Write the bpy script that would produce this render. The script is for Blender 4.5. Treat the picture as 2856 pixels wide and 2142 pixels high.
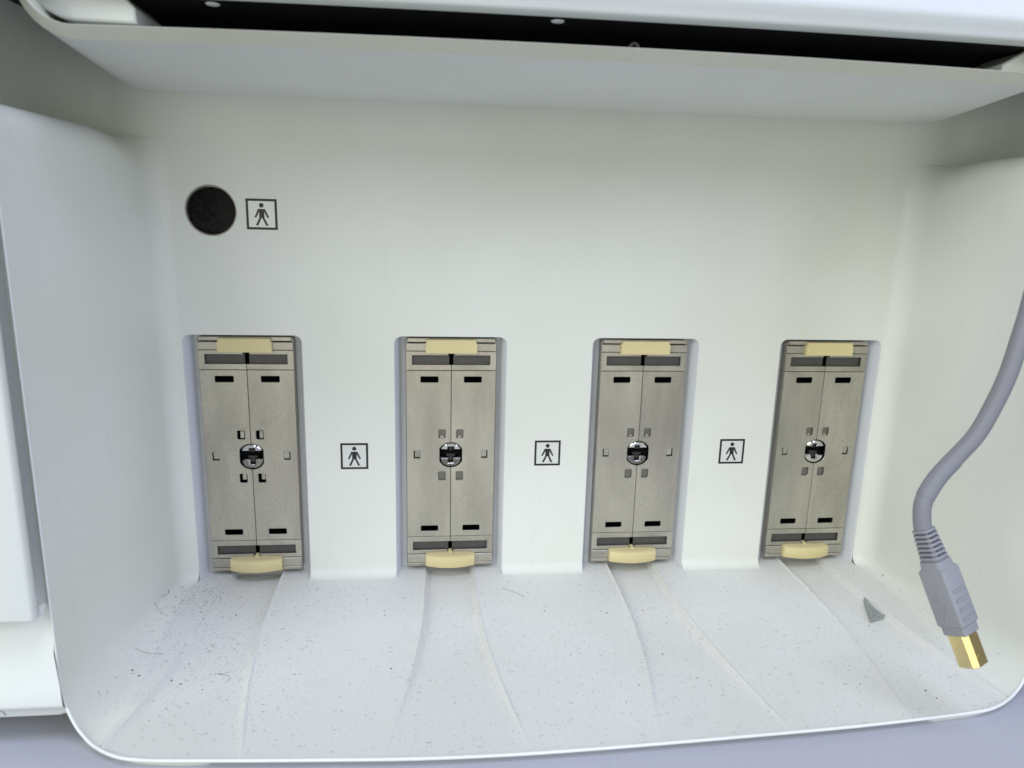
import bpy, bmesh, math, random
from mathutils import Vector, Matrix
from mathutils.geometry import tessellate_polygon, delaunay_2d_cdt

random.seed(7)
for o in list(bpy.data.objects):
    bpy.data.objects.remove(o)
scn = bpy.context.scene
SC = 1.44            # design millimetres -> real size of the console
MM = 0.001 * SC
rad = math.radians

# ------------------------------------------------------------------ camera
cam_d = bpy.data.cameras.new('camera')
cam = bpy.data.objects.new('camera', cam_d)
scn.collection.objects.link(cam)
YAW, PIT, ROL = -0.11005878, 1.35126869, 0.02536491
CAM_MM = Vector((-46.374, -283.852, 94.927))
M = (Matrix.Rotation(YAW, 4, 'Z') @ Matrix.Rotation(PIT, 4, 'X') @ Matrix.Rotation(ROL, 4, 'Z'))
M.translation = CAM_MM * MM
cam.matrix_world = M
cam_d.sensor_fit = 'HORIZONTAL'
cam_d.sensor_width = 36.0
cam_d.lens = 720.0 / 1024.0 * 36.0
cam_d.clip_start = 0.01
cam_d.clip_end = 50
cam_d.dof.use_dof = True
cam_d.dof.focus_distance = 0.295 * SC
cam_d.dof.aperture_fstop = 12.0
scn.camera = cam

# ------------------------------------------------------------------ world + lamps (a room with soft daylight, plus two added fills)
w = bpy.data.worlds.new('World')
scn.world = w
w.use_nodes = True
bg = w.node_tree.nodes['Background']
bg.inputs['Color'].default_value = (0.94, 0.95, 0.88, 1)
bg.inputs['Strength'].default_value = 0.15


def area(name, loc, target, size, sizey, power, col):
    d = bpy.data.lights.new(name, 'AREA')
    d.shape = 'RECTANGLE'
    d.size = size
    d.size_y = sizey
    d.energy = power
    d.color = col
    o = bpy.data.objects.new(name, d)
    scn.collection.objects.link(o)
    o.location = loc
    o.rotation_euler = (Vector(target) - Vector(loc)).to_track_quat('-Z', 'Y').to_euler()
    return o


area('window_light', (-1.5, -1.75, 1.15), (0, 0, 0), 1.6, 1.2, 31, (0.96, 1.0, 0.96))
area('ceiling_light', (0.1, -0.95, 1.9), (0, 0, 0), 1.2, 0.8, 20, (0.73, 0.77, 1.0))
area('right_fill_light', (1.7, -1.7, 1.0), (0, 0, 0), 1.2, 1.0, 17, (0.62, 0.70, 1.0))  # added bluish fill for the left wall, no such window is seen
area('front_fill_light', (-0.1, -2.3, 0.12), (0, 0, 0.05), 1.8, 0.8, 9, (1.0, 0.99, 0.86))  # added low front fill to lift the wall top, no such lamp is seen

vs = scn.view_settings
vs.view_transform = 'Standard'
vs.look = 'None'
vs.exposure = 0.13
vs.gamma = 1.0
vs.use_curve_mapping = False


# ------------------------------------------------------------------ materials
def nt_new(name):
    m = bpy.data.materials.new(name)
    m.use_nodes = True
    nt = m.node_tree
    return m, nt, nt.nodes['Principled BSDF']


def noise(nt, scale, detail=3, rough=0.5, vec=None):
    n = nt.nodes.new('ShaderNodeTexNoise')
    n.inputs['Scale'].default_value = scale
    n.inputs['Detail'].default_value = detail
    n.inputs['Roughness'].default_value = rough
    if vec is not None:
        nt.links.new(vec, n.inputs['Vector'])
    return n.outputs['Fac']


def ramp(nt, fac, stops):
    r = nt.nodes.new('ShaderNodeValToRGB')
    e = r.color_ramp.elements
    while len(e) < len(stops):
        e.new(0.5)
    for k, (p, c) in enumerate(stops):
        e[k].position = p
        e[k].color = (*c, 1) if len(c) == 3 else c
    nt.links.new(fac, r.inputs['Fac'])
    return r.outputs['Color']


def mixc(nt, fac, a, b, mode='MIX'):
    m = nt.nodes.new('ShaderNodeMix')
    m.data_type = 'RGBA'
    m.blend_type = mode
    for v, i in ((a, 6), (b, 7)):
        if isinstance(v, tuple):
            m.inputs[i].default_value = (*v, 1)
        else:
            nt.links.new(v, m.inputs[i])
    if isinstance(fac, float):
        m.inputs[0].default_value = fac
    else:
        nt.links.new(fac, m.inputs[0])
    return m.outputs[2]


def bump(nt, bs, height, dist, strength=1.0):
    b = nt.nodes.new('ShaderNodeBump')
    b.inputs['Distance'].default_value = dist
    b.inputs['Strength'].default_value = strength
    nt.links.new(height, b.inputs['Height'])
    nt.links.new(b.outputs['Normal'], bs.inputs['Normal'])


def objvec(nt, scale=(1, 1, 1)):
    t = nt.nodes.new('ShaderNodeTexCoord')
    mp = nt.nodes.new('ShaderNodeMapping')
    mp.inputs['Scale'].default_value = scale
    nt.links.new(t.outputs['Object'], mp.inputs['Vector'])
    return mp.outputs['Vector']


def plastic(name, col, rough=0.5, grain=2600, depth=0.00006, mottle=0.05, specks=0.0, speck_scale=900, coarse=None):
    m, nt, bs = nt_new(name)
    v = objvec(nt)
    big = noise(nt, 9, 2, 0.6, v)
    dark = (col[0] * (1 - mottle * 0.8), col[1] * (1 - mottle * 0.8), col[2] * (1 - mottle * 1.5))
    lite = tuple(min(1, c * (1 + mottle * 0.6)) for c in col)
    c = ramp(nt, big, [(0.3, dark), (0.7, lite)])
    scuff = noise(nt, 60, 3, 0.75, objvec(nt, (1.0, 1.0, 0.25)))
    sk = ramp(nt, scuff, [(0.60, (0, 0, 0)), (0.78, (0.10, 0.10, 0.10))])
    c = mixc(nt, sk, c, tuple(x * 0.62 for x in col))
    if specks:
        s = noise(nt, speck_scale, 1, 0.4, v)
        k = ramp(nt, s, [(0.70, (0, 0, 0)), (0.76, (specks,) * 3)])
        patch = ramp(nt, noise(nt, 18, 1, 0.6, v), [(0.35, (0.15,) * 3), (0.65, (1, 1, 1))])
        kk = mixc(nt, 1.0, k, patch, 'MULTIPLY')
        c = mixc(nt, kk, c, (0.16, 0.16, 0.155))
    nt.links.new(c, bs.inputs['Base Color'])
    bs.inputs['Roughness'].default_value = rough
    bs.inputs['Specular IOR Level'].default_value = 0.4
    g = noise(nt, grain, 1, 0.6, v)
    bump(nt, bs, g, depth)
    return m


def plain(name, col, rough=0.5, metal=0.0, spec=0.5):
    m, nt, bs = nt_new(name)
    v = objvec(nt)
    c = ramp(nt, noise(nt, 400, 3, 0.6, v), [(0.3, tuple(x * 0.9 for x in col)), (0.7, tuple(min(1, x * 1.08) for x in col))])
    nt.links.new(c, bs.inputs['Base Color'])
    bs.inputs['Roughness'].default_value = rough
    bs.inputs['Metallic'].default_value = metal
    bs.inputs['Specular IOR Level'].default_value = spec
    return m


def metal_mat(name, col, rough=0.42, smudge=0.18, metallic=0.75):
    m, nt, bs = nt_new(name)
    t = nt.nodes.new('ShaderNodeTexCoord')
    oi = nt.nodes.new('ShaderNodeObjectInfo')
    add = nt.nodes.new('ShaderNodeVectorMath')
    add.operation = 'ADD'
    nt.links.new(t.outputs['Object'], add.inputs[0])
    sc = nt.nodes.new('ShaderNodeVectorMath')
    sc.operation = 'SCALE'
    sc.inputs[0].default_value = (3.1, 1.7, 5.3)
    nt.links.new(oi.outputs['Random'], sc.inputs['Scale'])
    nt.links.new(sc.outputs[0], add.inputs[1])
    v = add.outputs[0]
    st = nt.nodes.new('ShaderNodeMapping')
    st.inputs['Scale'].default_value = (2.2, 1.0, 0.55)
    nt.links.new(v, st.inputs['Vector'])
    big = noise(nt, 26, 4, 0.55, st.outputs[0])
    c = ramp(nt, big, [(0.28, tuple(x * (1 - smudge) for x in col)), (0.72, tuple(x * (1 + smudge * 0.5) for x in col))])
    # dirt flecks and handling marks
    fl = ramp(nt, noise(nt, 900, 2, 0.5, v), [(0.58, (0, 0, 0)), (0.72, (0.5, 0.5, 0.5))])
    c = mixc(nt, fl, c, tuple(x * 0.55 for x in col))
    # fine scratches: a voronoi-edge net stretched two ways
    for sx, ang in ((26, 0.5), (22, -0.9)):
        mp = nt.nodes.new('ShaderNodeMapping')
        mp.inputs['Rotation'].default_value = (0, ang, 0)
        mp.inputs['Scale'].default_value = (sx * 9, 1, sx)
        nt.links.new(v, mp.inputs['Vector'])
        vo = nt.nodes.new('ShaderNodeTexVoronoi')
        vo.feature = 'DISTANCE_TO_EDGE'
        vo.inputs['Scale'].default_value = 1.0
        nt.links.new(mp.outputs[0], vo.inputs['Vector'])
        ln = ramp(nt, vo.outputs['Distance'], [(0.0, (0.2,) * 3), (0.02, (0, 0, 0))])
        gate = ramp(nt, noise(nt, 40, 2, 0.5, v), [(0.50, (0, 0, 0)), (0.62, (1, 1, 1))])
        c = mixc(nt, mixc(nt, 1.0, ln, gate, 'MULTIPLY'), c, tuple(x * 0.4 for x in col))
    nt.links.new(c, bs.inputs['Base Color'])
    bs.inputs['Metallic'].default_value = metallic
    rr = nt.nodes.new('ShaderNodeMapRange')
    rr.inputs['To Min'].default_value = rough - 0.08
    rr.inputs['To Max'].default_value = rough + 0.12
    nt.links.new(big, rr.inputs['Value'])
    nt.links.new(rr.outputs[0], bs.inputs['Roughness'])
    g = noise(nt, 2200, 2, 0.6, v)
    bump(nt, bs, g, 0.00003)
    return m


MAT = {}
MAT['wall'] = plastic('ivory_plastic', (0.765, 0.782, 0.735), 0.46, specks=0.12, speck_scale=520)
MAT['shelf'] = plastic('dusty_plastic', (0.735, 0.742, 0.722), 0.52, mottle=0.06, specks=0.75, speck_scale=1000)
MAT['bead'] = plastic('white_bead_plastic', (0.82, 0.85, 0.84), 0.45)
MAT['liner'] = plastic('grey_liner_plastic', (0.68, 0.70, 0.75), 0.5)
MAT['white'] = plastic('white_cover_plastic', (0.75, 0.785, 0.755), 0.45, mottle=0.03)
MAT['tray'] = plastic('tray_plastic', (0.75, 0.77, 0.75), 0.45, specks=0.15, speck_scale=300)
MAT['lip'] = plastic('lip_plastic', (0.70, 0.71, 0.62), 0.45)
MAT['upper'] = plastic('upper_plastic', (0.68, 0.72, 0.745), 0.45, mottle=0.03)
MAT['base'] = plastic('lavender_grey_plastic', (0.49, 0.505, 0.58), 0.55, grain=1500, depth=0.00012, specks=0.2, speck_scale=500)
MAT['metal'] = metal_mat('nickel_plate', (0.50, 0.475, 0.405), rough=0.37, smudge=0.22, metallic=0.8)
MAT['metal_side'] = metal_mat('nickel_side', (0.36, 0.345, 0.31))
MAT['window'] = plain('grey_window', (0.085, 0.083, 0.078), 0.4, 0.3)
MAT['tab'] = plain('tab_metal', (0.20, 0.19, 0.17), 0.4, 0.6)
MAT['black'] = plain('black_void', (0.006, 0.006, 0.007), 0.7, spec=0.1)
MAT['cream'] = plastic('cream_bumper_plastic', (0.72, 0.62, 0.345), 0.5, mottle=0.12)
MAT['chrome'] = plain('chrome', (0.66, 0.66, 0.64), 0.13, 1.0)
MAT['key'] = plain('grey_key', (0.05, 0.05, 0.05), 0.35, 0.6)
MAT['ink'] = plain('black_ink', (0.012, 0.013, 0.014), 0.45)
MAT['silver'] = plastic('silver_label', (0.80, 0.82, 0.74), 0.35, mottle=0.04)
MAT['labelwhite'] = plastic('clear_label', (0.70, 0.72, 0.69), 0.35, mottle=0.02)
MAT['cable'] = plastic('lavender_cable_rubber', (0.235, 0.24, 0.27), 0.5, grain=1800)
MAT['plug'] = plastic('lavender_plug_rubber', (0.30, 0.305, 0.345), 0.5, grain=1800, mottle=0.1)
MAT['groove'] = plain('plug_groove', (0.10, 0.10, 0.13), 0.6)
MAT['gold'] = plain('gold_plate', (0.92, 0.74, 0.34), 0.27, 1.0)
MAT['chip'] = plain('grey_chip_plastic', (0.29, 0.315, 0.315), 0.35)
MAT['dust'] = plain('dust_grey', (0.11, 0.11, 0.11), 0.9, spec=0.1)
MAT['hair'] = plain('hair_grey', (0.17, 0.165, 0.16), 0.6)
MAT['catch'] = plain('catch_grey', (0.05, 0.05, 0.05), 0.5)
MAT['dot'] = plain('white_cap', (0.75, 0.76, 0.82), 0.5)


def cap_mat():
    m, nt, bs = nt_new('black_gloss_disc')
    v = objvec(nt)
    d = noise(nt, 260, 5, 0.7, v)
    c = ramp(nt, d, [(0.45, (0.002, 0.002, 0.0025)), (0.9, (0.02, 0.019, 0.019))])
    nt.links.new(c, bs.inputs['Base Color'])
    bs.inputs['Specular IOR Level'].default_value = 0.1
    r = ramp(nt, noise(nt, 120, 4, 0.7, v), [(0.3, (0.10,) * 3), (0.7, (0.3,) * 3)])
    nt.links.new(r, bs.inputs['Roughness'])
    return m


MAT['disc'] = cap_mat()


# ------------------------------------------------------------------ mesh helpers (all in design millimetres)
def mesh(name, verts, faces, mat, smooth=40, recalc=False, weld=False):
    me = bpy.data.meshes.new(name)
    me.from_pydata([(v[0] * MM, v[1] * MM, v[2] * MM) for v in verts], [], faces)
    if recalc or weld:
        bm = bmesh.new()
        bm.from_mesh(me)
        if weld:
            bmesh.ops.remove_doubles(bm, verts=bm.verts, dist=0.02 * MM)
        if recalc:
            bmesh.ops.recalc_face_normals(bm, faces=bm.faces)
        bm.to_mesh(me)
        bm.free()
    me.materials.append(MAT[mat])
    if smooth:
        me.polygons.foreach_set('use_smooth', [True] * len(me.polygons))
        me.set_sharp_from_angle(angle=rad(smooth))
    me.update()
    return me


def obj(name, me, parent=None, loc=(0, 0, 0)):
    o = bpy.data.objects.new(name, me)
    scn.collection.objects.link(o)
    o.location = Vector(loc) * MM
    if parent:
        o.parent = parent
    return o


def thing(name, label, cat, loc=(0, 0, 0), group=None):
    o = bpy.data.objects.new(name, None)
    scn.collection.objects.link(o)
    o.location = Vector(loc) * MM
    o.empty_display_size = 0.01
    return tag(o, label, cat, group)


def tag(o, label, cat, group=None):
    o['label'] = label
    o['category'] = cat
    if group:
        o['group'] = group
    return o


def rrect(x0, x1, z0, z1, r, n=4):
    out = []
    for cx, cz, a0 in ((x1 - r, z1 - r, 0), (x0 + r, z1 - r, 90), (x0 + r, z0 + r, 180), (x1 - r, z0 + r, 270)):
        for k in range(n + 1):
            a = rad(a0 + 90 * k / n)
            out.append((cx + r * math.cos(a), cz + r * math.sin(a)))
    return out


def circ(cx, cz, r, n=32):
    return [(cx + r * math.cos(2 * math.pi * k / n), cz + r * math.sin(2 * math.pi * k / n)) for k in range(n)]


def offset(loop, d):
    """move a closed loop outwards by d (any winding)"""
    n = len(loop)
    ar = sum(loop[i][0] * loop[(i + 1) % n][1] - loop[(i + 1) % n][0] * loop[i][1] for i in range(n))
    s = 1 if ar > 0 else -1
    out = []
    for i in range(n):
        a, b, c = Vector(loop[i - 1]), Vector(loop[i]), Vector(loop[(i + 1) % n])
        e1, e2 = (b - a).normalized(), (c - b).normalized()
        n1, n2 = Vector((e1.y, -e1.x)) * s, Vector((e2.y, -e2.x)) * s
        m = n1 + n2
        if m.length < 1e-6:
            m = n1
        m.normalize()
        k = d / max(0.5, m.dot(n1))
        out.append((b.x + m.x * k, b.y + m.y * k))
    return out


def plate(name, outer, holes, y0, y1, mat, c=0.0, parent=None, loc=(0, 0, 0), back=True, smooth=30):
    """flat plate in the x-z plane, front face at y0 (towards the viewer), back at y1, edges chamfered by c"""
    loops = [outer] + list(holes)
    rings = []
    for k, lp in enumerate(loops):
        front = offset(lp, -c if k == 0 else c) if c else lp
        rows = [(front, y0)]
        if c:
            rows.append((lp, y0 + c))
        rows.append((lp, y1))
        rings.append(rows)
    verts, faces = [], []
    base = []
    for rows in rings:
        b = []
        for lp, y in rows:
            b.append(len(verts))
            verts += [(p[0], y, p[1]) for p in lp]
        base.append(b)
        n = len(rows[0][0])
        for r in range(len(rows) - 1):
            for i in range(n):
                j = (i + 1) % n
                faces.append((b[r] + i, b[r] + j, b[r + 1] + j, b[r + 1] + i))
    for side in ((0, -1) if back else (0,)):
        polys = [[Vector((p[0], p[1], 0)) for p in rows[side][0]] for rows in rings]
        idx = []
        for rows, b in zip(rings, base):
            idx += list(range(b[side], b[side] + len(rows[side][0])))
        for t in tessellate_polygon(polys):
            faces.append(tuple(idx[i] for i in t))
    me = mesh(name, verts, faces, mat, smooth, recalc=True)
    if name is None:
        return me
    return obj(name, me, parent, loc) if parent is not False else me


def loft(rows, closed_u=False, closed_v=False):
    """grid of rows -> verts, faces"""
    nu = len(rows[0])
    verts = [p for r in rows for p in r]
    faces = []
    nr = len(rows)
    for r in range(nr if closed_v else nr - 1):
        for i in range(nu if closed_u else nu - 1):
            a = r * nu + i
            b = r * nu + (i + 1) % nu
            c = ((r + 1) % nr) * nu + (i + 1) % nu
            d = ((r + 1) % nr) * nu + i
            faces.append((a, b, c, d))
    return verts, faces


def spline(pts, n=10):
    P = [Vector(p) for p in pts]
    P = [P[0] * 2 - P[1]] + P + [P[-1] * 2 - P[-2]]
    out = []
    for i in range(1, len(P) - 2):
        for k in range(n):
            t = k / n
            a, b, c, d = P[i - 1], P[i], P[i + 1], P[i + 2]
            out.append(0.5 * ((2 * b) + (c - a) * t + (2 * a - 5 * b + 4 * c - d) * t * t + (3 * b - a - 3 * c + d) * t ** 3))
    out.append(P[-2])
    return out


def tube(path, r, seg=12, caps=True):
    P = [Vector(p) for p in path]
    T = [(P[min(i + 1, len(P) - 1)] - P[max(i - 1, 0)]).normalized() for i in range(len(P))]
    up = Vector((0, 0, 1)) if abs(T[0].z) < 0.9 else Vector((0, 1, 0))
    nrm = (up - T[0] * up.dot(T[0])).normalized()
    rows = []
    for i, p in enumerate(P):
        nrm = (nrm - T[i] * nrm.dot(T[i])).normalized()
        bi = T[i].cross(nrm)
        rr = r(i / (len(P) - 1)) if callable(r) else r
        rows.append([tuple(p + (nrm * math.cos(2 * math.pi * k / seg) + bi * math.sin(2 * math.pi * k / seg)) * rr) for k in range(seg)])
    v, f = loft(rows, closed_u=True)
    if caps:
        f.append(tuple(range(seg)))
        f.append(tuple(range(len(v) - seg, len(v))))
    return v, f


def smoothstep(a, b, x):
    t = max(0.0, min(1.0, (x - a) / (b - a)))
    return t * t * (3 - 2 * t)


# ------------------------------------------------------------------ the bay
CX = (-120.0, -39.8, 40.0, 120.0)      # centres of the four sockets
ZF = -51.5                             # shelf height
HW = 22.4                              # half width of a socket pocket
PT = 50.4                              # pocket top
ZTOP = 137.5                           # underside of the tray
YP = 7.0                               # pocket floor depth

bay = thing('console_bay', 'white moulded recess of the console holding the four metal sockets', 'console bay')


def channel_half(y):                   # y <= 0, half width of a cable channel
    t = -y
    return 10.0 + 1.0 * smoothstep(10, 55, t) + 8.5 * (max(0, t - 38) / 64) ** 1.6


def floor_z(x, y):
    d = 0.0
    crest = 0.0
    t = max(0.0, -y)
    depth = 2.3 * (1 - smoothstep(35, 114, t))
    for cx in CX:
        h = channel_half(min(0, y))
        e = abs(x - cx)
        wdt = 1.3 + 0.010 * t
        crest = max(crest, 0.5 * math.exp(-((e - h - 0.3) / 0.55) ** 2) * (1 - smoothstep(88, 110, t)))
        d = max(d, depth * (1 - max(0.0, min(1.0, (e - h + wdt * 0.8) / wdt))))
    return ZF - d + crest


# plan outline columns: (x, y, inward normal, fillet radius, start angle)
def wall_x(y):
    return -148.7 - 4.8 * (-y - 9) / 79.0


def side_r(y):
    return 4.6 + 9.4 * smoothstep(9, 88, -y)


RIMD_L = [(-88.2, 0.5), (-88.9, 1.2), (-89.5, 2.0), (-91.0, 3.85), (-93.05, 6.5), (-95.7, 10.2), (-97.2, 12.3), (-98.3, 14.0)]
RIMD_R = [(-88.1, 0.4), (-88.6, 1.2), (-89.1, 2.0), (-90.1, 3.7), (-90.9, 5.1), (-92.2, 7.0), (-93.8, 10.0), (-96.0, 14.0)]


def rim_cols(rd):
    return [(wall_x(y), y, (1, 0), 14.0, math.acos(1 - d / 14.0), 'front') for y, d in reversed(rd)]


left = rim_cols(RIMD_L)
n = 26
for k in range(n + 1):
    y = -88 + (88 - 9) * k / n
    left.append((wall_x(y), y, (1, 0), side_r(y), 0.0, 'side'))
for k in range(1, 13):
    a = rad(180 - 90 * k / 12)
    nv = Vector((-math.cos(a) * 9, -math.sin(a) * 6.2)).normalized()
    left.append((-142.5 + 6.2 * math.cos(a), -9 + 9 * math.sin(a), tuple(nv), 4.6 - 0.8 * k / 12, 0.0, 'arc'))
right = [(-c[0], c[1], (-c[2][0], c[2][1]), c[3], c[4], c[5]) for c in reversed(rim_cols(RIMD_R) + left[len(RIMD_L):])]
xs = set()
for cx in CX:
    xs |= {cx - HW, cx + HW}
edges = sorted(xs)
back = []
segs = [(-142.5, edges[0])] + [(edges[i], edges[i + 1]) for i in range(1, 7, 2)] + [(edges[7], 142.5)]


def back_col(x):
    return (x, 0.0, (0, -1), 3.8, 0.0, 'back')


def column(c, top):
    x, y, nn, r, th0, kind = c
    col = []
    if kind in ('side', 'arc'):
        sgn = 1.0 if nn[0] >= 0 else -1.0
        lat = abs(nn[0]) ** 0.7
        for k in range(7):                      # rolled top edge, then outwards
            a = rad(90 - 90 * k / 6)
            rr = 8.0 + 6.0 * smoothstep(-34, -9, y)
            o = rr * (1 - math.sin(math.pi / 2 * k / 6))
            zz = top - rr + rr * math.cos(math.pi / 2 * k / 6)
            col.append((x - sgn * o * lat, y, zz))
        first = (x - sgn * 26 * lat, y, top)
        col.insert(0, first)
        z0 = top - rr
    else:
        z0 = None
    if z0 is not None:
        for k in range(1, 12):
            z = z0 + (ZF + r - z0) * k / 12
            col.append((x, y, z))
    m = 10
    for k in range(m + 1):
        th = th0 + (math.pi / 2 - th0) * k / m
        d = r * (1 - math.cos(th))
        col.append((x + nn[0] * d, y + nn[1] * d, ZF + r * (1 - math.sin(th))))
    return col


SIDE_TOP = 122.0


def strip(cols):
    vv, ff = [], []
    cc = [column(c, SIDE_TOP) for c in cols]
    v, f = loft(cc)
    return v, f


def build_side(cols, name):
    va, fa = strip([c for c in cols if c[5] == 'front'] + [])
    full = [c for c in cols if c[5] in ('side', 'arc')]
    vb, fb = strip(full)
    V, F = list(va), list(fa)
    o = len(V)
    V += vb
    F += [tuple(i + o for i in q) for q in fb]
    # joint between the last front column and the first full column
    fr = [c for c in cols if c[5] == 'front']
    adj_front = fr[-1] if cols[0][5] == 'front' else fr[0]
    adj_full = full[0] if cols[0][5] == 'front' else full[-1]
    ca = column(adj_front, SIDE_TOP)
    cb = column(adj_full, SIDE_TOP)[-len(ca):]
    v, f = loft([ca, cb])
    o = len(V)
    V += v
    F += [tuple(i + o for i in q) for q in f]
    me = mesh(name, V, F, 'wall', 50, weld=True, recalc=True)
    return obj(name, me, bay)


build_side(left, 'side_wall')
build_side(right, 'side_wall')

# fillet between back panel and shelf, left out at the pockets
for a, b in segs:
    if b - a < 0.3:
        continue
    m = max(1, int((b - a) / 6))
    V, F = loft([column(back_col(a + (b - a) * k / m), 0) for k in range(m + 1)])
    for x in (a, b):
        o = len(V)
        col = column(back_col(x), 0)
        V += col + [(x, 0, ZF - 2)]
        F += [(o + i, o + i + 1, len(V) - 1) for i in range(len(col) - 1)]
    obj('floor_fillet', mesh('floor_fillet', V, F, 'wall', 50, weld=True), bay)

# back panel with pocket notches and the round hole
ZB = ZF + 3.8
outer = [(-142.5, ZB)]
for cx in CX:
    outer.append((cx - HW, ZB))
    for k in range(6):
        a = rad(180 - 90 * k / 5)
        outer.append((cx - HW + 3 + 3 * math.cos(a), PT - 3 + 3 * math.sin(a)))
    for k in range(6):
        a = rad(90 - 90 * k / 5)
        outer.append((cx + HW - 3 + 3 * math.cos(a), PT - 3 + 3 * math.sin(a)))
    outer.append((cx + HW, ZB))
outer += [(142.5, ZB), (142.5, 117.5), (160, 117.5), (160, 146), (-160, 146), (-160, 117.5), (-142.5, 117.5)]
clean = []
for p in outer:
    if not clean or (abs(p[0] - clean[-1][0]) + abs(p[1] - clean[-1][1])) > 0.05:
        clean.append(p)
CAP = (-128.6, 96.8)
plate('back_panel', clean, [circ(CAP[0], CAP[1], 9.3, 48)], 0.0, 1.6, 'wall', 0.0, bay)

# pocket liners (moulded grey recess round each socket)
for cx in CX:
    def ring(ins, top, y, r):
        p = [(cx - HW + ins, y, ZF - 4)]
        for k in range(7):
            a = rad(180 - 90 * k / 6)
            p.append((cx - HW + ins + r + r * math.cos(a), y, PT - top - r + r * math.sin(a)))
        for k in range(7):
            a = rad(90 - 90 * k / 6)
            p.append((cx + HW - ins - r + r * math.cos(a), y, PT - top - r + r * math.sin(a)))
        p.append((cx + HW - ins, y, ZF - 4))
        return p
    rows = [ring(0, 0, 0.0, 3), ring(0.25, 0.1, 0.5, 3), ring(0.6, 0.2, 1.2, 2.9), ring(1.7, 0.3, 5.6, 2.2), ring(2.1, 0.4, 6.6, 2), ring(2.6, 0.6, YP, 1.8), ring(4.3, 1.5, YP, 0.6)]
    v, f = loft(rows)
    obj('pocket_liner', mesh('pocket_liner', v, f, 'liner', 45), bay)

# shelf: constrained triangulation of the plan with raised grid
rim_front = [(-137.6, -100.05), (-133.8, -102.0), (-129.6, -103.35), (-122, -104.5), (-112, -105.25), (-95.5, -106.45), (-76.6, -107.65), (-51, -109.1), (-25, -109.5),
             (1.6, -108.95), (29.4, -107.9), (50, -107), (73.5, -105.9), (93, -104.6), (112, -103.05), (123.2, -101.9), (128.5, -101.0), (133.7, -99.2), (137, -97.6)]
loop = []
for c in left:
    p = column(c, SIDE_TOP)[-1]
    loop.append((p[0], p[1]))
loop[-1] = (loop[-1][0], -3.8)
for i, cx in enumerate(CX):
    loop.append((cx - HW, -3.8))
    loop.append((cx - HW, 7.4))
    loop.append((cx + HW, 7.4))
    loop.append((cx + HW, -3.8))
for c in right:
    p = column(c, SIDE_TOP)[-1]
    loop.append((p[0], p[1]))
loop += [p for p in reversed(rim_front)]
L2 = []
for p in loop:
    if not L2 or math.hypot(p[0] - L2[-1][0], p[1] - L2[-1][1]) > 0.12:
        L2.append(p)
# densify
L3 = []
for i, p in enumerate(L2):
    q = L2[(i + 1) % len(L2)]
    m = max(1, int(math.hypot(q[0] - p[0], q[1] - p[1]) / 2.2))
    for k in range(m):
        L3.append((p[0] + (q[0] - p[0]) * k / m, p[1] + (q[1] - p[1]) * k / m))


def inside(x, y, poly):
    c = False
    j = len(poly) - 1
    for i in range(len(poly)):
        xi, yi = poly[i]
        xj, yj = poly[j]
        if (yi > y) != (yj > y) and x < (xj - xi) * (y - yi) / (yj - yi) + xi:
            c = not c
        j = i
    return c


grid = []
near = {}
for p in L3:
    near.setdefault((int(p[0] // 2), int(p[1] // 2)), []).append(p)
gy = -110.0
while gy < 7.2:
    gx = -147.0
    while gx < 147.5:
        cell = False
        close = False
        for a in (-1, 0, 1):
            for b in (-1, 0, 1):
                for p in near.get((int(gx // 2) + a, int(gy // 2) + b), ()):
                    if math.hypot(p[0] - gx, p[1] - gy) < 0.7:
                        close = True
        if not close and inside(gx, gy, L2):
            grid.append((gx, gy))
        e = min(abs(abs(gx - cx) - channel_half(min(0, gy))) for cx in CX)
        gx += 0.34 if e < 2.6 else 2.2
    gy += 1.8
nb = len(L3)
vin = [Vector(p) for p in L3] + [Vector(p) for p in grid]
res = delaunay_2d_cdt(vin, [], [list(range(nb))], 1, 1e-5)
V = [(p.x, p.y, floor_z(p.x, p.y)) for p in res[0]]
shelf = obj('shelf', mesh('shelf', V, [tuple(t) for t in res[2]], 'shelf', 60, recalc=True), bay)
if shelf.data.polygons[0].normal.z < 0:
    shelf.data.flip_normals()

# rim: bead along the open edge, a skirt under it and a return flange behind each side
up_l = [(wall_x(-88), -88.0, SIDE_TOP - 7 + (ZF + 14 - SIDE_TOP + 7) * k / 17) for k in range(18)]
lowl = [column(c, 0)[0] for c in reversed([c for c in left if c[5] == 'front'])]
lowr = [column(c, 0)[0] for c in right if c[5] == 'front']
low = lowl + [(x, y, ZF) for x, y in rim_front] + list(reversed(lowr))
path = up_l + low + [(-p[0], p[1], p[2]) for p in reversed(up_l)]
v, f = tube(spline(path, 3), lambda t: 0.3 + 0.22 * smoothstep(0.18, 0.36, min(t, 1 - t)), 10)
obj('rim_bead', mesh('rim_bead', v, f, 'bead', 60, recalc=True), bay)
rows = []
for p in spline(low, 3):
    c = Vector((p.x, p.y + 60, 0)).normalized() if abs(p.x) > 110 else Vector((0, -1, 0))
    row = []
    for a, b in ((0.35, 0.45), (1.5, 1.0), (3.0, 2.4), (5.0, 9.0)):
        q = p - c * a
        d = abs(wall_x(q.y)) - abs(q.x)
        zz = ZF + (14 - math.sqrt(max(0.0, 196 - (14 - d) ** 2)) if d < 14 else 0.0)
        row.append((q.x, q.y, min(p.z, zz) - b))
    rows.append(row)
v, f = loft(rows)
obj('rim_skirt', mesh('rim_skirt', v, f, 'wall', 50, recalc=True), bay)
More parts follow.
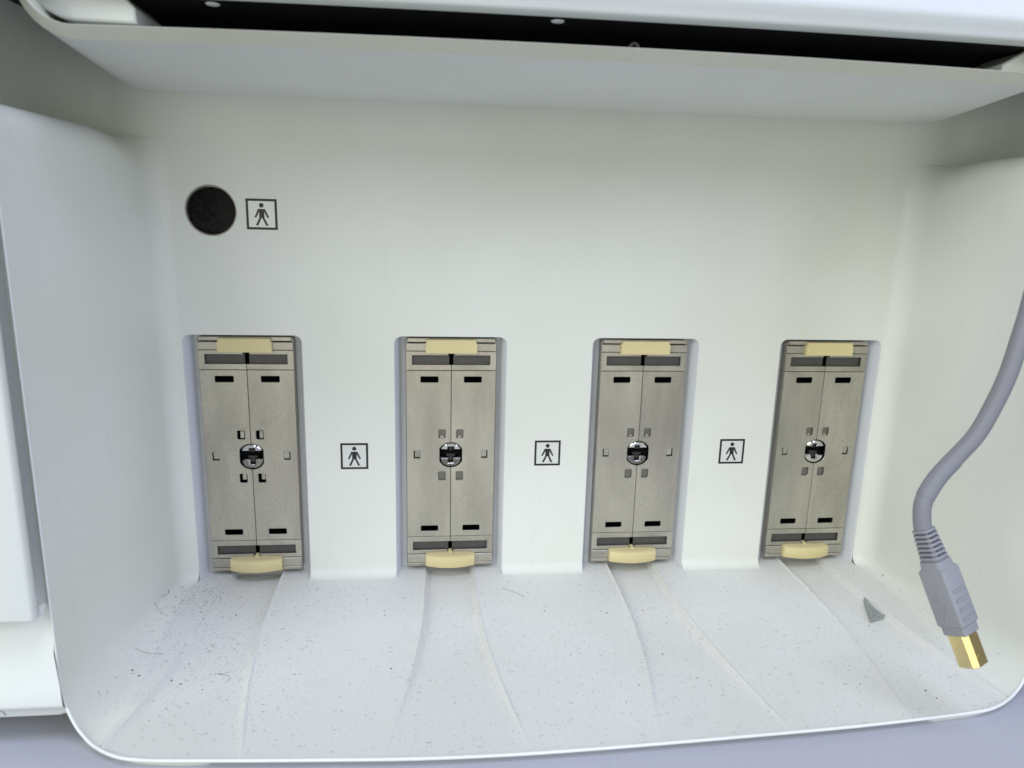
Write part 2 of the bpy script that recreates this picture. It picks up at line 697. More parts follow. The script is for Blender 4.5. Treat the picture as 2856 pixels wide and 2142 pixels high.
for sg in (1, -1):
    rows = [[(sg * (p[0] - 0.3), p[1] + 0.1, p[2]), (sg * (p[0] - 0.9), p[1] + 1.0, p[2]), (sg * (p[0] - 0.9), p[1] + 24, p[2])] for p in up_l + lowl[:3]]
    v, f = loft(rows)
    obj('side_flange', mesh('side_flange', v, f, 'wall', 50), bay)

# upper side cheeks (shaded cavity between the side walls and the tray)
for s in (-1, 1):
    pl = [(s * 159.0, 0.0)]
    for k in range(1, 9):
        a = rad(90 * k / 8)
        pl.append((s * (159 + 16 * math.sin(a)), -16 + 16 * math.cos(a)))
    pl += [(s * 176, -40), (s * 178, -88), (s * 174, -91.5), (s * 156, -92)]  # last points: unseen front return, added to keep light out of the cavity
    rows = [[(x, y + 0.1, z) for x, y in pl] for z in (118, 122, 135, 150, 175, 215)]
    v, f = loft(rows)
    obj('upper_cheek', mesh('upper_cheek', v, f, 'wall', 50), bay)

# ------------------------------------------------------------------ lower base surface
base = obj('base_panel', mesh('base_panel', *loft([[(-330, y, z), (-160, y, z), (0, y, z), (160, y, z), (330, y, z)] for y, z in
            ((-40, -60), (-80, -59), (-97, -54.2), (-112, -54), (-135, -55), (-180, -58), (-260, -66))]), 'base', 60))
tag(base, 'lavender grey textured base surface running under the white recess rim', 'base panel')

# left side cover and lower panel
cover = thing('side_cover', 'white side cover with rounded edge at the left of the recess', 'cover panel', (-160, -94, -14))


def rbox(x0, x1, y0, y1, z0, z1, b, seg=3):
    bm = bmesh.new()
    bmesh.ops.create_cube(bm, size=1)
    for v in bm.verts:
        v.co = Vector((x0 + (x1 - x0) * (v.co.x + 0.5), y0 + (y1 - y0) * (v.co.y + 0.5), z0 + (z1 - z0) * (v.co.z + 0.5)))
    bmesh.ops.bevel(bm, geom=bm.edges[:], offset=b, segments=seg, affect='EDGES', profile=0.5)
    vv = [tuple(v.co) for v in bm.verts]
    bm.verts.index_update()
    ff = [tuple(v.index for v in f.verts) for f in bm.faces]
    bm.free()
    return vv, ff


v, f = rbox(-330, -153.9, -95.6, -92.4, -14.0, 210, 1.2)
# slight draft: the cover's inner edge leans outwards with height
v = [(x + 160, y + 94, z + 14) for x, y, z in v]
obj('cover_face', mesh('cover_face', v, f, 'white', 40), cover)
v, f = rbox(-155.4, -153.6, -91.8, -89.5, -14, -11.0, 0.3, 2)
obj('latch_clip', mesh('latch_clip', [(x + 160, y + 94, z + 14) for x, y, z in v], f, 'tray', 40), cover)
gap = thing('corner_panel', 'lower white corner panel beneath the left side cover', 'corner panel', (-160, -90, -46))
prof = [(-82, -6), (-84.5, -10), (-86.3, -16), (-88.5, -28), (-90.3, -38), (-91.2, -42.2), (-91.0, -43.3), (-90.2, -44.0), (-89.0, -45.6), (-88.2, -47.2), (-86, -48.0), (-78, -48.2)]
rows = [[(x + 160, y + 90, z + 46) for y, z in prof] for x in (-260, -169.2)]
v, f = loft(rows)
obj('outer_panel', mesh('outer_panel', v, f, 'white', 40, recalc=True), gap)
rows = [[((x if e < 1 else -153.9 + 2.2 * smoothstep(28, 44, -z)) + 160, y + 90, z + 46) for y, z in prof] for e, x in ((0, -168.9), (0.5, -160), (1, 0))]
v, f = loft(rows)
obj('inner_panel', mesh('inner_panel', v, f, 'white', 40, recalc=True), gap)
v, f = rbox(-330, -155.2, -85.5, -80, -50, 104, 0.5, 1)
obj('backing', mesh('backing', [(x + 160, y + 90, z + 46) for x, y, z in v], f, 'tray', 40), gap)

# ------------------------------------------------------------------ overhanging tray and upper unit
tray = thing('overhang_tray', 'shallow grey white tray with curved lip overhanging the recess', 'tray', (0, -40, 137.5))


def lip_y(x):
    return -88.9 + 5.9 * (x / 134.0) ** 2


RT = 15.0


def tray_profile(t, th):
    """U profile at depth fraction t (0 back, 1 front); th = inset of the inner skin"""
    fl = -148 + (148 - 135) * t
    fr = 148 + (124 - 148) * t
    p = []
    r = RT - th
    for zz in (190, 170):
        p.append((fl - r, ZTOP + (zz - 137)))
    for k in range(9):
        a = rad(180 + 90 * k / 8)
        p.append((fl + r * math.cos(a), ZTOP + RT + r * math.sin(a)))
    for k in range(1, 16):
        p.append((fl + (fr - fl) * k / 16, ZTOP + th))
    for k in range(9):
        a = rad(270 + 90 * k / 8)
        p.append((fr + r * math.cos(a), ZTOP + RT + r * math.sin(a)))
    for zz in (170, 190):
        p.append((fr + r, ZTOP + (zz - 137)))
    return p


def tray_pt(x, z, t):
    yf = lip_y(max(-150, min(150, x)))
    return (x, 1.0 + (yf - 1.0) * t, z)


def T(rows):
    return [[(p[0], p[1] + 40, p[2] - 137.5) for p in r] for r in rows]


rows = [[tray_pt(x, z, t) for x, z in tray_profile(t, 0)] for t in (0, 0.2, 0.4, 0.6, 0.8, 0.93)]
v, f = loft(T(rows))
obj('underside', mesh('underside', v, f, 'tray', 50), tray)
mid = lambda a, b, q: [(c[0] + (d[0] - c[0]) * q, c[1] + (d[1] - c[1]) * q) for c, d in zip(a, b)]
rows = []
for t, q in ((0.93, 0.0), (0.934, 0.05), (0.975, 0.82), (0.983, 0.94), (0.98, 1.0)):
    rows.append([tray_pt(x, z, t) for x, z in mid(tray_profile(t, 0), tray_profile(t, 2.6), q)])
for t in (0.9, 0.0):
    rows.append([tray_pt(x, z, t) for x, z in tray_profile(t, 2.6)])
v, f = loft(T(rows))
obj('lip', mesh('lip', v, f, 'lip', 45), tray)
# white end blocks sitting in the tray mouth
zi = ZTOP + 4.0


def block(pts, ya, yb, name):
    return plate(name, [(x, z - 137.5) for x, z in pts], [], ya + 40, yb + 40, 'tray', 0.5, tray)


def back_off(pts, k):      # the blocks stand well behind the lip, a little wider for it
    return [(-46.4 + (x + 46.4) * k, 94.9 + (z - 94.9) * k) for x, z in pts]


bl = [(-120.8, zi), (-120.9, zi + 3.6), (-127.5, zi + 10.5), (-160, zi + 40), (-160, zi + 12)]
for k in range(6):
    a = rad(195 + 72 * k / 5)
    bl.append((-135.3 + 12.5 * math.cos(a), zi + 12.6 + 12.5 * math.sin(a)))
block(back_off(bl, 1.0645), -66, -44, 'end_block')
br = [(117.6, zi), (117.7, zi + 2.2), (128, zi + 8.2), (150, zi + 20), (150, zi)]
block(back_off(br, 1.0673), -62, -44, 'end_block')
# small catch behind the lip
v, f = tube(spline([(9.4, -66, zi - 1), (9.2, -66, zi + 3.3), (10.4, -66, zi + 4.6), (11.7, -66, zi + 3.6), (11.7, -66, zi - 1)], 5), 0.42, 6)
obj('catch', mesh('catch', [(p[0], p[1] + 40, p[2] - 137.5) for p in v], f, 'catch', 50, recalc=True), tray)

upper = thing('upper_unit', 'white upper unit with black underside hanging above the tray', 'upper unit', (0, -40, 150))
ZU = 150.9


def upper_y(x):
    return -75.8 + 3.4 * (x / 134.0) ** 2


prof = [(6.0, -0.02), (0.8, 0.0), (0.15, 0.35), (0.0, 1.0), (-0.8, 2.6), (-1.5, 4.2), (-1.8, 5.4), (-1.5, 6.6), (-0.6, 8.0), (1.5, 11), (8, 20), (24, 40), (50, 70)]
XS = [-230 + 460 * k / 40 for k in range(41)]
rows = [[(x, upper_y(max(-200, min(200, x))) + a + 40, ZU + b - 150) for x in XS] for a, b in prof]
v, f = loft(rows)
obj('front_shell', mesh('front_shell', v, f, 'upper', 50, recalc=True), upper)
rows = [[(x, upper_y(max(-200, min(200, x))) + 40 + 0.9, ZU - 150 + 0.05) for x in XS], [(x, -20 + 40, ZU - 150 + 0.05) for x in XS], [(x, 5 + 40, ZU - 150) for x in XS], [(x, 5.5 + 40, 140.6 - 150) for x in XS], [(x, -50 + 40, 141.2 - 150) for x in XS]]
v, f = loft(rows)
v = [(max(-128, min(122, p[0])), p[1], p[2]) if p[2] < -5 else (max(-162, min(162, p[0])), p[1], p[2]) for p in v]
obj('black_underside', mesh('black_underside', v, f, 'black', 30), upper)
for x, y in ((-106.2, -63.6), (-11.9, -65.6)):
    rows = [[(x + r * math.cos(2 * math.pi * k / 20), y + r * math.sin(2 * math.pi * k / 20) + 40, z) for k in range(20)] for r, z in ((1.9, 0.9), (1.85, 0.75), (1.5, 0.6), (0.05, 0.55))]
    v, f = loft(rows, closed_u=True)
    obj('screw_cap', mesh('screw_cap', v, f, 'dot', 50), upper)

# ------------------------------------------------------------------ sockets
LABELS = ['leftmost metal socket plate with cream bumpers, right below the round black disc',
          'second metal socket plate from the left, with fine scratches across its shutters',
          'third metal socket plate from the left, between two person symbols',
          'rightmost metal socket plate, nearest to the hanging grey cable']
YF = 3.0
CACHE = {}


def part(name, key, maker, parent):
    if key not in CACHE:
        CACHE[key] = maker()
    return obj(name, CACHE[key], parent)


def mplate(name, outer, holes, y0, y1, mat, c):
    return plate(name, outer, holes, y0, y1, mat, c, parent=False)


def mir(pts):
    return [(-x, z) for x, z in pts]


def shutter(s):
    lock = []
    for k in range(13):
        a = rad(90 + 180 * k / 12)
        lock.append((max(-4.7, 5.5 * math.cos(a)), 0.25 + 5.5 * math.sin(a)))
    outer = [(-0.09, 36.0), (-18.1, 36.0), (-18.1, -36.0), (-0.09, -36.0)]
    outer += [(min(-0.09, x), z) for x, z in reversed(lock)]
    holes = [rrect(-12.4, -5.2, 31.1, 33.6, 0.4, 3), rrect(-12.4, -5.2, -33.6, -31.1, 0.4, 3),
             rrect(-5.15, -2.15, 7.55, 11.25, 0.45, 3), rrect(-5.15, -2.15, -10.85, -7.0, 0.45, 3),
             rrect(-15.25, -12.65, -1.2, 2.2, 0.12, 2)]
    if s > 0:
        outer, holes = mir(outer), [mir(h) for h in holes]
    return mplate('shutter', outer, holes, YF, YF + 0.75, 'metal', 0.11)


def end_plate(sx, sz):
    o = [(-18.15, 36.2), (-0.09, 36.2), (-0.09, 38.4), (-15.75, 38.4), (-15.75, 42.3), (-1.35, 42.3), (-1.35, 43.9), (-18.15, 43.9)]
    if sx > 0:
        o = mir(o)
    if sz < 0:
        o = [(x, -z) for x, z in o]
    return mplate('end_plate', o, [], YF + 0.02, YF + 0.75, 'metal', 0.09)


def curved_bumper():
    rows = []
    n = 16
    for k in range(n + 1):
        x = -10.3 + 20.6 * k / n
        u = abs(x) / 10.3
        y0 = -1.9 + 2.4 * u * u
        zt, zb = -43.6 - 0.25 * u, -48.7
        e = 0.35
        rows.append([(x, 5.2, zt + 0.3), (x, y0 + 1.6, zt + 0.25), (x, y0 + 0.45, zt - 0.05), (x, y0 + 0.08, zt - 0.35), (x, y0, zt - 0.9), (x, y0, zb + 0.7), (x, y0 + e, zb + 0.1), (x, y0 + 1.1, zb), (x, 5.2, zb)])
    v, f = loft(rows)
    m = len(rows[0])
    f.append(tuple(range(m)))
    f.append(tuple(range(len(v) - m, len(v))))
    # nub reaching up into the notch
    o = len(v)
    nub = []
    for y, z, w in ((5.2, -42.6, 0.7), (3.6, -42.6, 0.7), (2.2, -43.1, 0.9), (0.3, -43.9, 1.6)):
        nub.append([(-w, y, z), (-w * 0.5, y - 0.35, z), (w * 0.5, y - 0.35, z), (w, y, z)])
    vv, ff = loft(nub)
    v += vv
    f += [tuple(i + o for i in q) for q in ff]
    return mesh('bumper', v, f, 'cream', 40, recalc=True)


def flap(s):
    x0, x1 = -14.8, -12.68
    v = [(x0, YF + 0.6, -0.75), (x1, YF + 0.6, -0.75), (x1, YF + 0.1, 2.18), (x0, YF + 0.1, 2.18), (x0, YF + 1.0, -0.75), (x1, YF + 1.0, -0.75)]
    if s > 0:
        v = [(-a, b, c) for a, b, c in v]
    return mesh('side_flap', v, [(0, 1, 2, 3), (0, 1, 5, 4)], 'metal', 0)


def lockseg(top):
    R, W = 5.0, 4.35
    pts = []
    zc = 0.25
    if top:
        z0 = 2.1
        a0 = math.asin((z0 - zc) / R)
        for k in range(17):
            a = a0 + (math.pi - 2 * a0) * k / 16
            pts.append((max(-W, min(W, R * math.cos(a))), zc + R * math.sin(a)))
        pts += [(-0.95, z0), (-0.95, z0 + 1.3), (0.95, z0 + 1.3), (0.95, z0)]
    else:
        z0 = -1.25
        a0 = math.asin((z0 - zc) / R)
        for k in range(17):
            a = -math.pi - a0 + (math.pi + 2 * a0) * k / 16
            pts.append((max(-W, min(W, R * math.cos(a))), zc + R * math.sin(a)))
        pts += [(0.95, z0), (0.95, z0 - 1.9), (-0.95, z0 - 1.9), (-0.95, z0)]
    me = mplate('lock_half', pts, [], YF - 0.1, YF + 3, 'chrome', 0.5)
    for q in me.vertices:                    # the two halves slope like a shallow cone
        if q.co.y < (YF + 1) * MM:
            q.co.y += max(0.0, 4.6 * MM - abs(q.co.z - zc * MM)) * 0.34
    return me


for i, cx in enumerate(CX):
    s = thing('connector_socket', LABELS[i], 'socket', (cx + 0.25, 0, 0), 'metal sockets in the console recess')
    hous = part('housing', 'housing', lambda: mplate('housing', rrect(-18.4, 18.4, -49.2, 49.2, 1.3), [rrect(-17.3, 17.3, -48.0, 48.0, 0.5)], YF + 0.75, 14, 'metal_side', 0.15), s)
    part('back_plate', 'backplate', lambda: mplate('back_plate', rrect(-17.4, 17.4, -48.2, 48.2, 0.4), [], 9.5, 10.5, 'black', 0), s)
    for q in (-1, 1):
        d = part('shutter', ('shutter', q), lambda q=q: shutter(q), s)
        part('side_flap', ('flap', q), lambda q=q: flap(q), d)
        for top in (1, 0):
            z0, z1 = (7.4, 11.4) if top else (-11.0, -6.85)
            if i == 0:
                x0, x1 = (-4.1, -2.45) if q < 0 else (3.35, 5.0)
                zz = (z0 + 0.5, z1 - 0.45) if top else (z0 + 1.3, z1 + 0.1)
                part('lock_tab', ('tab1', q, top), lambda x0=x0, x1=x1, zz=zz: mplate('lock_tab', rrect(x0, x1, zz[0], zz[1], 0.2, 2), [], YF + 0.45, YF + 1.4, 'metal', 0.15), d)
            else:
                x0, x1 = (-5.3, -2.0) if q < 0 else (2.0, 5.3)
                part('lock_tab', ('tab', q, top), lambda x0=x0, x1=x1, z0=z0, z1=z1: mplate('lock_tab', rrect(x0, x1, z0, z1, 0.2, 2), [], YF + 1.0, YF + 1.6, 'tab', 0.05), d)
                if top:
                    xm = (x0 + x1) / 2
                    part('catch_nub', ('nub', q), lambda xm=xm, z0=z0: mplate('catch_nub', rrect(xm - 0.75, xm + 0.75, z0 - 0.1, z0 + 1.0, 0.2, 2), [], YF + 0.6, YF + 1.2, 'metal', 0.1), d)
        for sz in (-1, 1):
            part('end_plate', ('end', q, sz), lambda q=q, sz=sz: end_plate(q, sz), s)

            def win(q=q, sz=sz):
                p = rrect(0.85, 15.9, 38.0, 42.7, 0.1, 1)
                p = [(x * q, z * sz) for x, z in p]
                return mplate('window', p, [], YF + 1.35, YF + 2.0, 'window', 0)
            part('window', ('win', q, sz), win, s)
    for sz in (-1, 1):
        part('header_band', ('band', sz), lambda sz=sz: mplate('header_band', rrect(-18.2, 18.2, *((44.1, 47.25) if sz > 0 else (-47.9, -44.15)), 0.5), [], YF - 0.35, YF + 2, 'metal', 0.22), s)
        part('end_strip', ('strip', sz), lambda sz=sz: mplate('end_strip', rrect(-17.6 if sz > 0 else -18.1, 17.6 if sz > 0 else 18.1, *((47.65, 49.3) if sz > 0 else (-49.5, -48.1)), 0.3), [], YF - 0.2, YF + 3, 'metal', 0.2), s)
    top_pts = [(-10.3, 43.4), (10.3, 43.4), (10.3, 47.5), (9.85, 47.7), (9.85, 48.9), (-9.85, 48.9), (-9.85, 47.7), (-10.3, 47.5)]
    part('bumper', 'bump_top', lambda: mplate('bumper', top_pts, [], 0.9, 6, 'cream', 0.12), s)
    part('bumper', 'bump_bot', curved_bumper, s)
    lk = part('lock_half', 'locktop', lambda: lockseg(True), s)
    part('lock_half', 'lockbot', lambda: lockseg(False), s)
    tee = [(-1.9, -0.9), (-0.85, -0.9), (-0.85, -2.8), (0.85, -2.8), (0.85, -0.9), (1.9, -0.9), (1.9, 0.1), (-1.9, 0.1)]
    part('key_insert', 'tee', lambda: mplate('key_insert', tee, [], YF + 1.9, YF + 4, 'key', 0.15), s)
    part('key_insert', 'tee2', lambda: mplate('key_insert', [(-0.8, 1.6), (0.8, 1.6), (0.8, 3.1), (-0.8, 3.1)], [], YF + 1.9, YF + 4, 'key', 0.15), s)
    part('lock_well', 'well', lambda: mplate('lock_well', circ(0, 0.25, 5.45, 28), [], YF + 4.2, YF + 5, 'black', 0), s)

# ------------------------------------------------------------------ round black disc
cap = thing('round_disc', 'round glossy black disc in a thin chrome ring, upper left of the back panel', 'disc', (CAP[0], 0, CAP[1]))
df = plate('disc_face', circ(0, 0, 8.7, 48), [], 1.9, 3.4, 'disc', 0.12, cap)
df.rotation_euler.x = rad(-4)
plate('chrome_ring', circ(0, 0, 9.3, 48), [circ(0, 0, 8.75, 48)], 0.12, 4.2, 'metal_side', 0.12, cap)

# ------------------------------------------------------------------ person symbols
FIG = [(-.22, .345), (-.47, -.19), (-.37, -.245), (-.165, .17), (-.165, -.23), (-.41, -.73), (-.25, -.73), (-.035, -.25),
       (.035, -.25), (.25, -.73), (.41, -.73), (.165, -.23), (.165, .17), (.37, -.245), (.47, -.19), (.22, .345)]
for x, z, h, lab, back_m in (
        (-110.4, 95.9, 5.6, 'black framed person symbol on a silver label beside the round black disc', 'silver'),
        (-78.6, 1.1, 5.5, 'black framed person symbol between the first and second sockets', 'labelwhite'),
        (0.6, 1.7, 5.45, 'black framed person symbol between the second and third sockets', 'labelwhite'),
        (80.6, 1.7, 5.5, 'black framed person symbol between the third and fourth sockets', 'labelwhite')):
    t = thing('person_symbol', lab, 'symbol', (x, 0, z), 'framed person symbols on the back panel')
    sq = lambda a: [(-a, -a), (a, -a), (a, a), (-a, a)]
    plate('label_film', sq(h - 0.4), [], -0.06, 0.03, back_m, 0, t)
    plate('frame', sq(h), [sq(h * 0.85)], -0.12, 0.02, 'ink', 0.02, t)
    fg = plate('figure', [(a * h, b * h) for a, b in FIG], [], -0.12, -0.03, 'ink', 0, t)
    plate('head', circ(0.0, 0.58 * h, 0.15 * h, 24), [], -0.12, -0.03, 'ink', 0, fg)

# ------------------------------------------------------------------ cable with square plug
R3 = M.to_3x3()


def px(x, y, dep):      # a point in the place, from bearing and distance measured on the photograph
    k = 1024 / 2212.0
    return CAM_MM + R3 @ Vector(((x * k - 512) / 720.0, (384 - y * k) / 720.0, -1.0)) * dep


usb = thing('usb_cable', 'grey lavender cable with ribbed neck and gold tipped square plug hanging at right', 'cable', (0, 0, 0))
D0 = 215.0
path = [px(1999, 1158, D0), px(1992, 1130, D0), px(1995, 1084, D0), px(2022, 1036, D0), px(2064, 989, D0), px(2110, 938, D0 - 1), px(2146, 876, D0 - 2), px(2177, 810, D0 - 3),
        px(2203, 733, D0 - 4), px(2228, 650, D0 - 5), px(2250, 555, D0 - 7), px(2268, 440, D0 - 10), px(2280, 300, D0 - 14)]
sp = spline(path, 10)
v, f = tube(sp, 4.0 * 0.62, 18)
obj('cord', mesh('cord', v, f, 'cable', 60, recalc=True), usb)
seg = sp[22:40]
v, f = tube(seg, lambda t: 2.62, 18, caps=True)
obj('clear_sleeve', mesh('clear_sleeve', v, f, 'cable', 60, recalc=True), usb)

A0 = px(1996, 1146, D0)
A1 = px(2104, 1438, D0 - 4)
ax = (A1 - A0).normalized()
LEN = (A1 - A0).length
view = (A0 - CAM_MM).normalized()
side = ax.cross(view).normalized()
fr = side.cross(ax).normalized()
if fr.dot(view) > 0:
    fr = -fr                     # towards the viewer
if side.dot(R3 @ Vector((1, 0, 0))) < 0:
    side = -side
th = rad(52)
U1 = (fr * math.cos(rad(52)) + side * math.sin(rad(52)))       # normal of the right, lighter face
U2 = (fr * math.cos(rad(38)) - side * math.sin(rad(38)))       # normal of the left face


def ploc(u1, u2, t):
    return tuple(A0 + U1 * u1 + U2 * u2 + ax * t)


def sqring(h1, h2, r, t, n=4):
    pts = rrect(-h1, h1, -h2, h2, r, n)
    return [ploc(a, b, t) for a, b in pts]


def sect(spec):
    rows = [sqring(*s) for s in spec]
    v, f = loft(rows, closed_u=True)
    m = len(rows[0])
    f.append(tuple(range(m)))
    f.append(tuple(range(len(v) - m, len(v))))
    return v, f


k = LEN / 44.5
# ribbed neck
spec = []
t0 = -0.5
for j in range(7):
    t = t0 + j * 1.45 * k
    g = 2.75 + 0.09 * j
    spec += [(g, g, g * 0.6, t), (g, g, g * 0.6, t + 0.75 * k), (g - 0.55, g - 0.55, g * 0.5, t + 0.8 * k), (g - 0.55, g - 0.55, g * 0.5, t + 1.35 * k)]
spec += [(3.4, 3.4, 1.6, t0 + 10.2 * k), (3.6, 3.6, 1.4, t0 + 13.2 * k)]
v, f = sect(spec)
neck = obj('strain_relief', mesh('strain_relief', v, f, 'plug', 40, recalc=True), usb)
for u in (0, 1):
    for j in range(6):
        t = t0 + (0.95 + j * 1.45) * k
        hh = 2.36 + 0.09 * j
        g = 1.55
        c0 = []
        for dt in (0, 0.5 * k):
            for w_ in (-g, g):
                for hgt in (hh - 0.4, hh + 0.36):
                    c0.append(ploc(w_, hgt, t + dt) if u else ploc(hgt, w_, t + dt))
        obj('rib_slot', mesh('rib_slot', c0, [(0, 1, 3, 2), (4, 5, 7, 6), (0, 1, 5, 4), (2, 3, 7, 6), (1, 3, 7, 5), (0, 2, 6, 4)], 'groove', 0, recalc=True), neck)
# body
b0 = 12.2 * k
b1 = 30.6 * k
h = 4.05
v, f = sect([(h - 0.9, h - 0.9, 0.6, b0 - 0.25), (h - 0.35, h - 0.35, 0.7, b0), (h, h, 0.75, b0 + 0.6), (h + 0.05, h + 0.05, 0.75, b1 - 0.35), (h - 0.25, h - 0.25, 0.7, b1)])
body = obj('plug_body', mesh('plug_body', v, f, 'plug', 40, recalc=True), usb)
for j in range(4):
    t = b0 + (6.6 + j * 3.0) * k
    c0 = []
    for w_ in (-2.7, 2.7):
        for hgt, dt in ((h - 0.5, 0), (h + 0.32, 0.15), (h + 0.32, 0.95), (h - 0.5, 1.5)):
            c0.append(ploc(hgt, w_, t + dt * k))
    obj('grip_rib', mesh('grip_rib', c0, [(0, 1, 2, 3), (4, 5, 6, 7), (1, 2, 6, 5), (0, 1, 5, 4), (2, 3, 7, 6)], 'plug', 0, recalc=True), body)


def on_face(a, b):       # trident mark, raised on the left face; a across, b along
    return ploc(a, h + 0.06, b0 + (9.6 + b) * k)


for pts in ([(0, -6.0), (0, 5.4)], [(0, 2.2), (-1.5, 0.4), (-1.5, -1.4)], [(0, 3.6), (1.4, 1.8), (1.4, 0.4)]):
    v, f = tube([on_face(a, b) for a, b in pts], 0.2, 6)
    obj('raised_mark', mesh('raised_mark', v, f, 'plug', 40, recalc=True), body)
v, f = tube([on_face(0, 5.2), on_face(0, 6.2)], 0.55, 8)
obj('raised_mark', mesh('raised_mark', v, f, 'plug', 40, recalc=True), body)
c1 = 33.6 * k
v, f = sect([(3.55, 3.55, 0.7, b1 - 0.4), (3.55, 3.55, 0.7, c1 - 0.25), (3.3, 3.3, 0.65, c1)])
obj('plug_collar', mesh('plug_collar', v, f, 'plug', 40, recalc=True), usb)
e1 = 44.3 * k
g = 2.75


def goldring(gg, t):
    # the corner that faces the viewer is chamfered, as on the square plug
    pts = [(-gg, -gg), (gg, -gg), (gg, gg * 0.48), (gg * 0.55, gg), (-gg, gg)]
    pts = offset(pts, 0.0)
    return [ploc(a, b, t) for a, b in pts]


rows = [goldring(g, c1 - 0.5), goldring(g, e1 - 0.25), goldring(g - 0.2, e1), goldring(g - 0.5, e1), goldring(g - 0.5, e1 - 6)]
v, f = loft(rows, closed_u=True)
f.append(tuple(range(len(v) - 5, len(v))))
gold = obj('gold_shell', mesh('gold_shell', v, f, 'gold', 25, recalc=True), usb)
c0 = []
for w_ in (-0.4, 1.0):
    for hgt, dt in ((g - 0.1, 0), (g + 0.16, 0.1), (g + 0.16, 0.55), (g - 0.1, 0.8)):
        c0.append(ploc(hgt, w_, e1 - 3.4 + dt))
obj('contact_dimple', mesh('contact_dimple', c0, [(0, 1, 2, 3), (4, 5, 6, 7), (1, 2, 6, 5), (0, 1, 5, 4), (2, 3, 7, 6)], 'gold', 0, recalc=True), gold)

# ------------------------------------------------------------------ grey plastic chip on the shelf
def surf_z(x, y):
    """shelf with the rounded transition into the side walls"""
    r = side_r(max(-88, min(-6, y)))
    d = max(0.02, abs(wall_x(min(0, y))) - abs(x))
    if d < r and y < -2:
        return ZF + r - math.sqrt(r * r - (r - d) ** 2)
    return floor_z(x, y)


def shelf_pt(x, y):
    """point on the shelf surface below a bearing of the photograph"""
    d = px(x, y, 1.0) - CAM_MM
    z = ZF
    for _ in range(14):
        p = CAM_MM + d * ((z - CAM_MM.z) / d.z)
        z = 0.5 * z + 0.5 * surf_z(p.x, p.y)
    return p


p = shelf_pt(1887, 1325)
chip = thing('plastic_chip', 'small grey broken triangular plastic chip lying on the shelf', 'chip', (p.x, p.y, floor_z(p.x, p.y)))
a = shelf_pt(1864, 1300) - p
b = shelf_pt(1880, 1346) - p
c = shelf_pt(1912, 1334) - p
a2 = a + (c - a) * 0.22
b2 = b + (c - b) * 0.18


def tri(pts, z0, z1, ins):
    lp = [(q.x, q.y) for q in pts]
    up = offset(lp, -ins)
    n = len(lp)
    v = [(x, y, z0) for x, y in lp] + [(x, y, z1) for x, y in up]
    f = [tuple(range(n)), tuple(range(n, 2 * n))] + [(i, (i + 1) % n, n + (i + 1) % n, n + i) for i in range(n)]
    return v, f


v, f = tri([a, b, b2, a2], 0.0, 2.6, 0.25)
obj('raised_edge', mesh('raised_edge', v, f, 'chip', 20, recalc=True), chip)
v, f = tri([a2 + (a2 - a) * 0.05, b2 + (b2 - b) * 0.05, c], 0.0, 1.5, 0.3)
obj('flat_web', mesh('flat_web', v, f, 'chip', 20, recalc=True), chip)
bb = b + (b - a) * -0.04
v, f = tube([b + Vector((0.2, 0, 1.0)), (b + c) / 2 + Vector((0, 0.7, 1.5)), c + Vector((-0.3, 0.3, 0.9))], 0.42, 8)
obj('curled_rim', mesh('curled_rim', v, f, 'chip', 50, recalc=True), chip)

# ------------------------------------------------------------------ hairs
HAIRS = [([(352, 1328), (338, 1312), (335, 1298), (342, 1291), (358, 1288), (366, 1279), (360, 1274)], 'curly grey fibre lying below the corner of the leftmost socket'),
         ([(292, 1401), (305, 1408), (325, 1413), (352, 1414)], 'long straight dark hair on the shelf at the far left'),
         ([(496, 1452), (480, 1458), (468, 1457), (494, 1462), (497, 1470), (484, 1477)], 'zigzag bent dark fibre in front of the leftmost socket'),
         ([(1088, 1274), (1102, 1277), (1118, 1284), (1133, 1290)], 'thin pale fibre on the shelf right of the second socket'),
         ([(1914, 1226), (1928, 1220), (1945, 1218), (1958, 1222)], 'tiny arched hair beside the foot of the rightmost socket'),
         ([(1462, 1222), (1478, 1217), (1500, 1216), (1520, 1219)], 'fine arched hair between the third and fourth sockets')]
for pts, lab in HAIRS:
    P = []
    for q in (spline([(a, b, 0) for a, b in pts], 5) if 'zigzag' not in lab else [Vector((a, b, 0)) for a, b in pts]):
        s = shelf_pt(q.x, q.y)
        P.append(Vector((s.x, s.y, surf_z(s.x, s.y) + 0.3)))
    o0 = P[0].copy()
    v, f = tube([q - o0 for q in P], 0.05, 5)
    h_ = obj('hair_fibre', mesh('hair_fibre', v, f, 'hair', 60, recalc=True), None, o0)
    tag(h_, lab, 'hair', 'stray hairs on the shelf')

# ------------------------------------------------------------------ dust
V, F = [], []


def fleck(x, y, r):
    z = surf_z(x, y) + 0.03
    n = random.choice((4, 5, 6))
    a0 = random.random() * 6.28
    st = 1 + random.random() * 1.2
    ca, sa = math.cos(a0), math.sin(a0)
    o = len(V)
    for k in range(n):
        t = 6.283 * k / n
        rr = r * (0.6 + 0.6 * random.random())
        u, w_ = rr * st * math.cos(t), rr * math.sin(t)
        V.append((x + u * ca - w_ * sa, y + u * sa + w_ * ca, z))
    V.append((x, y, z + r * 0.7))
    for k in range(n):
        F.append((o + k, o + (k + 1) % n, o + n))


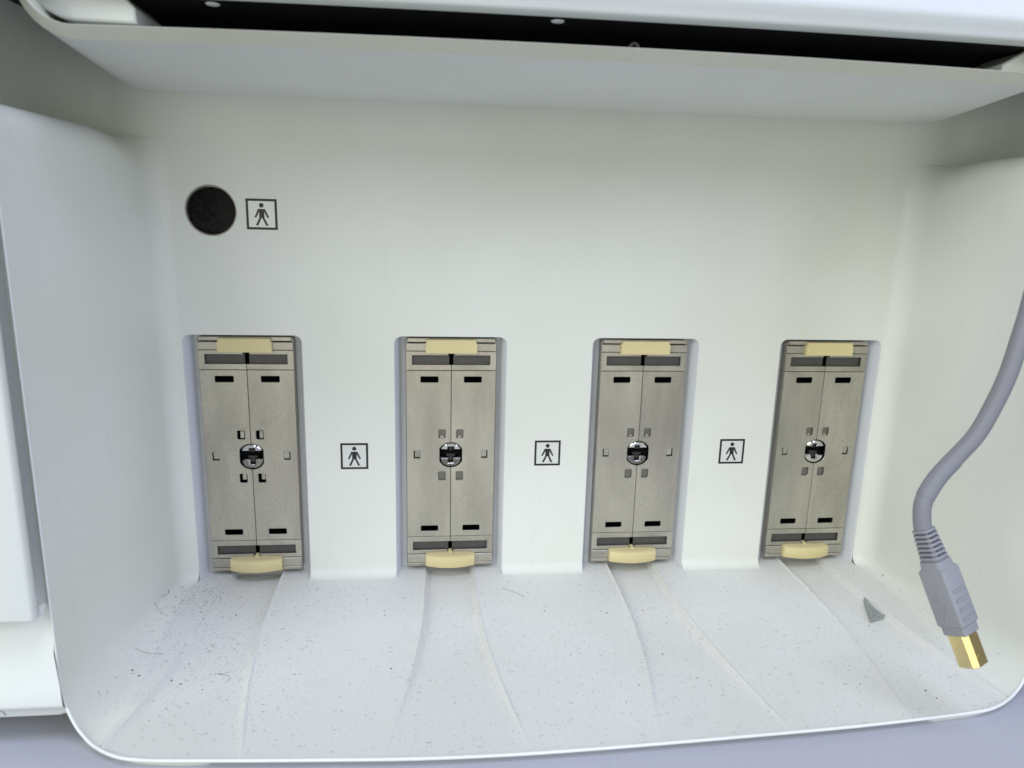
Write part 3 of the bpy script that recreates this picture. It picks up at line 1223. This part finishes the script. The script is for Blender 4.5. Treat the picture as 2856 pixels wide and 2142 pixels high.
def lint(x, y, L):
    a = random.random() * 6.28
    cur = (random.random() - 0.5) * 2.2
    P = []
    for k in range(5):
        P.append((x, y, surf_z(x, y) + 0.08))
        x += math.cos(a) * L / 4
        y += math.sin(a) * L / 4
        a += cur / 4 * 1.6
    v, f = tube(P, 0.018 + 0.022 * random.random(), 4)
    o = len(V)
    V.extend(v)
    F.extend(tuple(i + o for i in q) for q in f)


cnt = 0
while cnt < 6500:
    x = random.uniform(-150, 150)
    y = random.uniform(-109, 2)
    if not inside(x, y, L2) and not (-88 < y < -4 and abs(x) < abs(wall_x(y)) - 2.0):
        continue
    wgt = 0.35 if abs(x) < 138 else 0.12
    wgt += 1.3 * math.exp(-(((x + 140) / 13) ** 2 + ((y + 32) / 30) ** 2))
    wgt += 0.7 * math.exp(-(((x + 120) / 26) ** 2 + ((y + 45) / 30) ** 2))
    wgt += 0.5 * math.exp(-(((x - 141) / 8) ** 2 + ((y + 12) / 14) ** 2))
    if random.random() > wgt:
        continue
    u = random.random()
    if u < 0.80:
        fleck(x, y, 0.035 + 0.07 * random.random())
    elif u < 0.993:
        lint(x, y, 0.3 + 1.0 * random.random())
    else:
        fleck(x, y, 0.12 + 0.18 * random.random())
    cnt += 1
for _ in range(420):
    x, y = random.gauss(-138, 7), -2 - abs(random.gauss(0, 16))
    if abs(x) < abs(wall_x(y)) - 1.5 and y < -5:
        (lint(x, y, 0.3 + 0.7 * random.random()) if random.random() < 0.2 else fleck(x, y, 0.04 + 0.09 * random.random()))
for q, r in (((2000, 1492), 0.55), ((890, 1436), 0.4), ((1908, 1243), 0.5), ((1380, 1480), 0.4), ((285, 1448), 0.5), ((370, 1470), 0.5), ((390, 1478), 0.45), ((300, 1460), 0.55), ((405, 1520), 0.4), ((360, 1330), 0.35)):
    s = shelf_pt(*q)
    fleck(s.x, s.y, r * 0.75)
dust = obj('dust', mesh('dust', V, F, 'dust', 0, recalc=False))
dust['kind'] = 'stuff'
dust['label'] = 'fine dark dust and lint scattered over the shelf'
